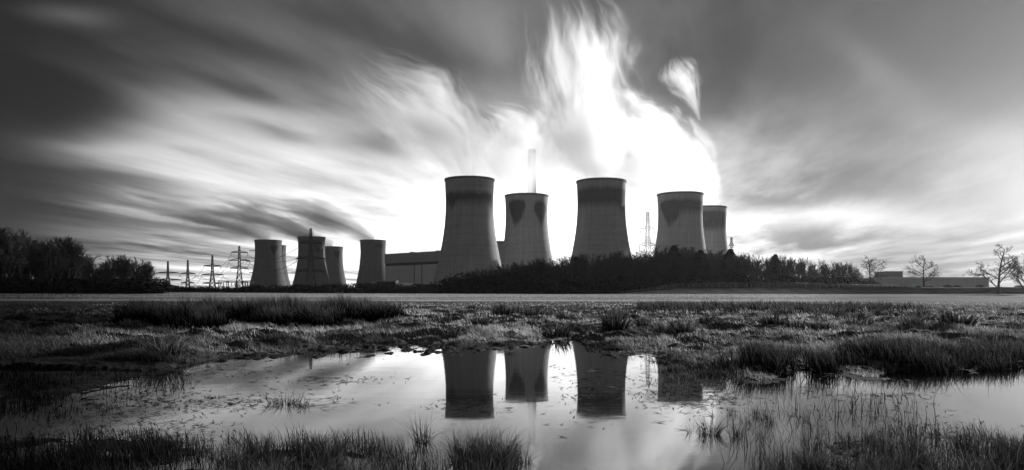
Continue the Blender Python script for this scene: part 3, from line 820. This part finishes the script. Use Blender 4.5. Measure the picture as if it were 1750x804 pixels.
def fir_meshes(seed):
    """Dark ivy-clad evergreen: a trunk and a ragged crown of leaf clumps, one metre tall."""
    r = np.random.default_rng(seed)
    bt = bmesh.new(); bar(bt, (0, 0, 0), (0, 0, .9), .02, 6, .006)
    me = bpy.data.meshes.new('trunk'); bt.to_mesh(me); bt.free(); me.materials.append(M_bark)
    n = 2600
    z = r.random(n) ** .8; rad = (0.20 * (1 - z) ** .8 + .012) * np.sqrt(r.random(n)) * (0.7 + 0.6 * vnoise(z * 9, r.random(n) * 5, seed))
    a = r.uniform(0, 6.283, n)
    c = np.stack([rad * np.cos(a), rad * np.sin(a), .08 + z * .92], -1)
    u = r.normal(0, 1, (n, 3)); u /= np.linalg.norm(u, axis=1)[:, None]; v = np.cross(u, r.normal(0, 1, (n, 3))); v /= np.linalg.norm(v, axis=1)[:, None]
    sz = r.uniform(.012, .03, n)[:, None]
    q = np.stack([c - u * sz, c - v * sz * .5, c + u * sz, c + v * sz * .5], 1)
    me2 = mesh_np('crown', q.reshape(-1, 3), np.arange(n * 4).reshape(n, 4)); me2.materials.append(M_ivy)
    return me, me2
def bush_meshes(seed):
    r = np.random.default_rng(seed)
    bt = bmesh.new()
    for k in range(7):
        a = r.uniform(0, 6.283); bar(bt, (0, 0, -.05), (.3 * math.cos(a), .3 * math.sin(a), .6), .025, 4, .008)
    me = bpy.data.meshes.new('stem'); bt.to_mesh(me); bt.free(); me.materials.append(M_bark)
    n = 1500
    d = r.normal(0, 1, (n, 3)); d /= np.linalg.norm(d, axis=1)[:, None]
    lump = 0.75 + 0.5 * vnoise(d[:, 0] * 2.5 + 9, d[:, 2] * 2.5 + d[:, 1] * 1.7 + 9, seed)
    c = d * (r.random(n) ** .4 * lump)[:, None] * np.array([.8, .6, .52]); c[:, 2] = np.abs(c[:, 2] + .38)
    u = r.normal(0, 1, (n, 3)); u /= np.linalg.norm(u, axis=1)[:, None]; v = np.cross(u, r.normal(0, 1, (n, 3))); v /= np.linalg.norm(v, axis=1)[:, None]
    sz = r.uniform(.03, .075, n)[:, None]
    q = np.stack([c - u * sz, c - v * sz * .5, c + u * sz, c + v * sz * .5], 1)
    me2 = mesh_np('foliage', q.reshape(-1, 3), np.arange(n * 4).reshape(n, 4)); me2.materials.append(M_ivy)
    return me, me2
WOOD = [tree_meshes(100 + i, 15, (.34, .40, .44, .36)[i % 4], 4, (.9, .7, .6, 1.0)[i % 4], .024, .14, 1.15) for i in range(6)]
LONE = [tree_meshes(200 + i, 14, .46, 5, .45, .020, .20, .86) for i in range(3)]
FIRS = [fir_meshes(300 + i) for i in range(3)]
BUSH = [bush_meshes(400 + i) for i in range(3)]
def plant(name, parts, px, Dm, toppy, label, cat, group=None, wide=1.0, parts_names=('trunk', 'crown'), sink=0.1):
    X = PX(px, Dm); z = land1(X, Dm); h = PZ(toppy, Dm) - z
    root = empty(name, (X, Dm, z - sink), label, cat, group, random.uniform(0, 6.28))
    root.scale = (h * wide, h * wide, h)
    for nm, me in zip(parts_names, parts): link(nm, me, None, root)
    return root
LW = 'bare dark tree massed in the wood at the left edge of the field'
LWX = np.array([-60, 0, 40, 60, 100, 130, 155, 166, 200, 240, 262, 275]); LWY = np.array([385, 388, 396, 408, 403, 414, 436, 446, 438, 444, 456, 478])
for i in range(62):
    px = random.uniform(-55, 272) if i > 20 else random.uniform(-55, 150)
    Dm = random.uniform(262, 330)
    top = float(np.interp(px, LWX, LWY)) - 7 + abs(random.gauss(0, 8))
    plant('bare_tree', random.choice(WOOD), px, Dm, top, LW, 'tree', 'trees of the left wood', random.uniform(.9, 1.25))
MWX = np.array([785, 800, 850, 900, 950, 1000, 1050, 1100, 1150, 1200, 1250, 1300, 1350, 1400, 1450, 1470]); MWY = np.array([476, 466, 453, 446, 438, 435, 432, 426, 421, 426, 427, 434, 434, 440, 445, 448])
for i in range(135):
    px = 786 + (1270 - 786) * (i + random.random()) / 135
    Dm = random.choice((352, 366, 382, 400)) + random.uniform(-5, 5)
    top = float(np.interp(px, MWX, MWY)) - 5 + abs(random.gauss(0, 5)) + (8 if Dm < 370 else 0)
    plant('bare_tree', random.choice(WOOD), px, Dm, top, 'bare dark tree massed in the wood below the large cooling towers', 'tree', 'trees of the middle wood', random.uniform(.8, 1.2))
for i in range(46):
    px = 1262 + (1468 - 1262) * (i + random.random()) / 46
    Dm = random.choice((358, 375, 392)) + random.uniform(-6, 6)
    top = float(np.interp(px, MWX, MWY)) + abs(random.gauss(0, 7))
    plant('bare_tree', random.choice(WOOD[:4]), px, Dm, top, 'bare tree in the thinner wood running right from the large towers', 'tree', 'trees of the right wood', random.uniform(.7, 1.0))
for px, top, lab in ((1152, 417, 'highest dark evergreen of the wood, in front of the tower with the pointed stain'), (1197, 425, 'small dark evergreen right of the highest one in the wood'),
                     (1248, 423, 'pointed dark evergreen by the short lattice mast'), (1325, 432, 'dark evergreen rising from the right wood, nearer the large towers'), 
                     (985, 436, 'dark evergreen in the wood at the left foot of the collared tower'), (925, 445, 'dark evergreen in the wood below the tower with heart stains')):
    plant('evergreen_tree', random.choice(FIRS), px, 362, top + 3, lab, 'tree', None, random.uniform(1.7, 2.4))
plant('bare_tree', LONE[0], 1487, 352, 436, 'open crowned bare tree at the right end of the wood', 'tree', None, 1.25)
plant('bare_tree', LONE[1], 1579, 352, 433, 'lone bare tree in front of the warehouse', 'tree', None, 1.35)
plant('bare_tree', LONE[2], 1706, 300, 416, 'hazy bare tree at the right end of the warehouse', 'tree', None, 1.35)
plant('bare_tree', WOOD[1], 1752, 290, 424, 'bare tree cut by the right picture edge', 'tree', None, 1.3)
plant('bare_tree', LONE[1], 1234, 346, 460, 'small pale bare tree in front of the wood, below the half hidden tower', 'tree', None, 1.2)
plant('bare_tree', LONE[2], 1120, 347, 462, 'small pale bare tree in front of the wood, below the thin pylon', 'tree', None, 1.2)
# scrub at the foot of the woods and the hedge below the distant towers
def scrub(n, xa, xb, da, db, ta, tb, label, group, wide=1.6):
    for i in range(n):
        px = xa + (xb - xa) * (i + random.random()) / n
        plant('bush', random.choice(BUSH), px, random.uniform(da, db), random.uniform(ta, tb), label, 'bush', group, wide * random.uniform(.8, 1.2), ('stem', 'foliage'), 0.3)
scrub(70, -50, 272, 254, 300, 468, 488, 'dark bush at the foot of the left wood', 'bushes under the left wood')
scrub(80, 782, 1270, 350, 360, 462, 480, 'dark bush at the foot of the wood below the large towers', 'bushes under the middle wood')
scrub(30, 1270, 1500, 352, 366, 468, 482, 'dark bush at the foot of the thinner right wood', 'bushes under the right wood')
scrub(36, 268, 440, 480, 520, 486, 493, 'dark bush in the far hedge below the pylons', 'bushes of the pylon hedge')
scrub(66, 430, 800, 440, 500, 482, 493, 'dark bush in the hedge along the foot of the distant towers', 'bushes of the station hedge')
scrub(30, 1470, 1790, 345, 360, 484, 493, 'low bush in the hedge in front of the warehouse', 'bushes of the warehouse hedge')

M_stub = blade_mat('cut straw stalks', 0.22, 0.65, 0.5)
def stubble():
    n = 70000
    px = rng.uniform(-60, 1480, n); Y = 1 / rng.uniform(1 / 332, 1 / 172, n); X = (px - CX) / F * Y
    st = fbm(X * 0.012, Y * 0.16, 77, 4)
    k = (np.abs(Y - 205 - 0.03 * X) > 5) & (rng.random(n) < np.clip((st - 0.3) * 3, 0.1, 1)) & (rng.random(n) < 1 - sm(1250, 1480, px))
    X, Y, px = X[k], Y[k], px[k]; n = len(X)
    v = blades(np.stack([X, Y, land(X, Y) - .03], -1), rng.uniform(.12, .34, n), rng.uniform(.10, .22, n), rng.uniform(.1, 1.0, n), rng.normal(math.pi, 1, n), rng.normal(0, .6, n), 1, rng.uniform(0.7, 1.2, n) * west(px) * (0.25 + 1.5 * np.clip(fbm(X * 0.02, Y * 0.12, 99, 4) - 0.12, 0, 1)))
    tag(blade_obj('field_stubble', [v], M_stub), 'pale stubble covering the flat field beyond the marsh', 'stubble', kind='stuff')
stubble()
def bank_reeds():
    n = 22000
    px = rng.uniform(1060, 1560, n); X0 = (px - CX) / F
    Y = rng.uniform(341.5, 346, n); X = X0 * Y
    h = rng.uniform(1.2, 2.6, n) * (0.4 + 0.6 * sm(1060, 1200, px)) * (1 - 0.6 * sm(1350, 1560, px))
    base = np.stack([X, Y, land(X, Y) - .05], -1)
    v = blades(base, h, np.full(n, 0.2), rng.uniform(.05, .4, n), rng.normal(math.pi, 1, n), rng.normal(0, .5, n), 2, rng.uniform(.5, 1.1, n))
    tag(blade_obj('reed_strip', [v], M_grass), 'pale strip of dry reeds along the bank in front of the right wood', 'reeds', kind='stuff')
bank_reeds()

# ------------------------------------------------------------------ steam
def steam(name, stations, Dm, label, dens, albedo=1.0, aniso=0.72, kdepth=0.8, streak=(2.4, 4.2), edge=0.95, fade=1.2, seed=0.0, soft=0.45, dy=0.0):
    """A plume: a tube swept along world stations (bearing column, row, radius) filled with streaked vapour."""
    P = [Vector((PX(a, Dm), Dm + dy, PZ(b, Dm))) for a, b, c in stations]
    rad = [c / F * Dm * (1.06 + 0.34 * i / (len(stations) - 1)) for i, (a, b, c) in enumerate(stations)]
    ax = (P[-1] - P[0]); L = ax.length; ex = ax.normalized()
    ey = Vector((0, 1, 0)); ez = ex.cross(ey).normalized()
    us = [(p - P[0]).dot(ex) for p in P]; vs = [(p - P[0]).dot(ez) for p in P]
    for i in range(1, len(us)):
        if us[i] <= us[i - 1]: us[i] = us[i - 1] + L * .03
    # dense resampling for the hull
    N, K = 40, 28
    uu = np.linspace(us[0], us[-1], N)
    vv = np.interp(uu, us, vs); rr = np.interp(uu, us, rad)
    for _ in range(3):
        vv[1:-1] = (vv[:-2] + 2 * vv[1:-1] + vv[2:]) / 4; rr[1:-1] = (rr[:-2] + 2 * rr[1:-1] + rr[2:]) / 4
    bm = bmesh.new(); rings = []
    for u, v, r_ in zip(uu, vv, rr):
        rings.append([bm.verts.new((u, v + r_ * math.cos(2 * math.pi * k / K), r_ * kdepth * math.sin(2 * math.pi * k / K))) for k in range(K)])
    for a, b in zip(rings, rings[1:]):
        for k in range(K): bm.faces.new((a[k], a[(k + 1) % K], b[(k + 1) % K], b[k]))
    bm.faces.new(rings[0][::-1]); bm.faces.new(rings[-1])
    bmesh.ops.recalc_face_normals(bm, faces=bm.faces[:])
    # shader
    m, out = mat(name + ' vapour'); nt = V.nt
    x, y, z = xyz(objco())
    un = x * (1.0 / uu[-1])
    lo, hi = float(vv.min()), float(vv.max()); sp = max(hi - lo, 1e-3); rm = float(rr.max())
    idx = [int(i) for i in np.linspace(0, N - 1, 12)]
    vc = curve(un, [(float(uu[i] / uu[-1]), float((vv[i] - lo) / sp)) for i in idx]) * sp + lo
    rc = vmax(curve(un, [(float(uu[i] / uu[-1]), float(rr[i] / rm)) for i in idx]) * rm, 0.5)
    a = (y - vc) / rc; b = z / (rc * kdepth)
    wv = noise(vec(un * 3.0, a * 1.2, b * 1.2 + seed), 1.0, 2) - 0.5
    dn = vsqrt(a * a + b * b)
    st = noise(vec(un * streak[0] + wv * 1.2, (a + wv * 0.9) * streak[1] + seed, b * streak[1] * 0.22), 1.0, 5, 0.60)
    fl = noise(vec(un * streak[0] * 0.45 + wv * 0.5, (a + wv * 0.7) * streak[1] * 1.7 + seed * 3, b * 0.8), 1.0, 3, 0.6)
    cl_ = noise(vec(un * streak[0] * 1.8, a * 2.2 + seed * 2, b * 0.8), 1.0, 3, 0.55)
    core = (1.0 - dn * 1.25) + ((st - 0.5) * 3.6 + (cl_ - 0.5) * 2.0 + (fl - 0.5) * 1.6) * edge * (0.35 + un * 0.9)
    body = (vmax(core, 0.0) ** 1.5) * sstep(0.0, 0.30, 1.0 - dn)
    fd = sstep(0.0, 0.5 * fade + 0.05, (1.0 - un) + (fl - 0.5) * 1.5 * un) * (1.0 - vmin(un, 1.0) ** 2.0 * 0.9)
    d = vmin(body, 1.2) * fd * dens
    v = nt.nodes.new('ShaderNodeVolumePrincipled')
    v.inputs['Color'].default_value = (albedo, albedo, albedo, 1); v.inputs['Anisotropy'].default_value = aniso
    nt.links.new(d.s, v.inputs['Density'])
    nt.links.new(v.outputs[0], out.inputs['Volume'])
    o = done('steam_plume', bm, m)
    from mathutils import Matrix
    M = Matrix.Identity(4)
    for i in range(3): M[i][0], M[i][1], M[i][2], M[i][3] = ex[i], ez[i], -ey[i] if False else ex.cross(ez)[i], P[0][i]
    o.matrix_world = M
    return tag(o, label, 'steam', 'steam plumes')
steam('first tower', [(803, 316, 36), (801, 298, 46), (788, 264, 66), (764, 226, 78), (728, 190, 80), (672, 152, 64), (606, 108, 40)], 741, 'flame shaped white steam blowing left from the widest tower', 0.060, seed=1.3, streak=(2.0, 4.4), fade=0.9)
steam('second tower', [(900, 340, 33), (898, 322, 42), (896, 292, 72), (886, 256, 88), (858, 220, 82), (815, 184, 50)], 861, 'soft white steam spreading over the tower with heart stains', 0.085, seed=4.1, fade=0.9)
steam('third tower', [(1027, 320, 36), (1024, 300, 50), (1012, 256, 78), (1002, 196, 90), (994, 130, 92), (980, 66, 84), (960, -4, 60)], 745, 'tallest white steam plume streaming straight up from the collared tower', 0.075, seed=7.7, streak=(1.8, 5.0), fade=0.9)
steam('fourth tower', [(1163, 340, 33), (1156, 316, 44), (1126, 284, 66), (1086, 244, 80), (1046, 204, 74), (1000, 160, 48)], 847, 'broad white steam bank leaning left from the tower with the pointed stain', 0.080, seed=11.0, fade=0.7)
steam('fifth tower', [(1212, 362, 34), (1210, 336, 38), (1194, 300, 50), (1160, 262, 58), (1116, 224, 58), (1060, 186, 36)], 975, 'steam with a ragged right edge from the half hidden tower', 0.080, seed=15.0, fade=0.7)
steam('puff', [(1196, 206, 4), (1190, 186, 10), (1180, 160, 23), (1166, 136, 38), (1156, 116, 36), (1150, 100, 16)], 800, 'detached curl of steam drifting above the broad steam bank', 0.08, seed=19.0, edge=0.55, fade=0.15)
LOWST = dict(albedo=0.55, aniso=0.1, edge=0.55, fade=0.8, soft=0.6, streak=(2.0, 2.5))  # steam lying in shade; the shade is put into a greyer vapour colour
steam('small a', [(460, 413, 20), (448, 406, 20), (420, 396, 22), (370, 384, 26), (310, 372, 28), (240, 362, 24)], 1543, 'shade-tinted grey steam streak trailing left from the leftmost small tower', 0.15, seed=23.0, **LOWST)
steam('small b', [(533, 408, 21), (522, 400, 22), (490, 386, 24), (440, 370, 28), (380, 354, 28), (320, 342, 22)], 1453, 'shade-tinted grey steam streak trailing left from the tower behind the black pylon', 0.15, seed=27.0, **LOWST)
steam('small c', [(567, 424, 17), (558, 418, 17), (535, 408, 18), (500, 396, 18), (450, 384, 16)], 1700, 'faint shade-tinted grey steam streak from the shortest distant tower', 0.14, seed=29.0, **LOWST)
steam('small d', [(638, 413, 20), (626, 405, 21), (594, 388, 26), (545, 368, 30), (480, 350, 30), (420, 338, 22)], 1500, 'shade-tinted grey steam streak trailing left from the tower beside the turbine hall', 0.15, seed=31.0, **LOWST)

# ------------------------------------------------------------------ the air
def haze():
    bm = bmesh.new(); box(bm, -2500, 2500, -2500, 2500, -1.6, 352)
    m, out = mat('thin damp air'); nt = V.nt
    v = nt.nodes.new('ShaderNodeVolumePrincipled')
    v.inputs['Color'].default_value = (1, 1, 1, 1); v.inputs['Density'].default_value = 0.000026; v.inputs['Anisotropy'].default_value = 0.66
    nt.links.new(v.outputs[0], out.inputs['Volume'])
    tag(done('haze', bm, m), kind='stuff')
haze()
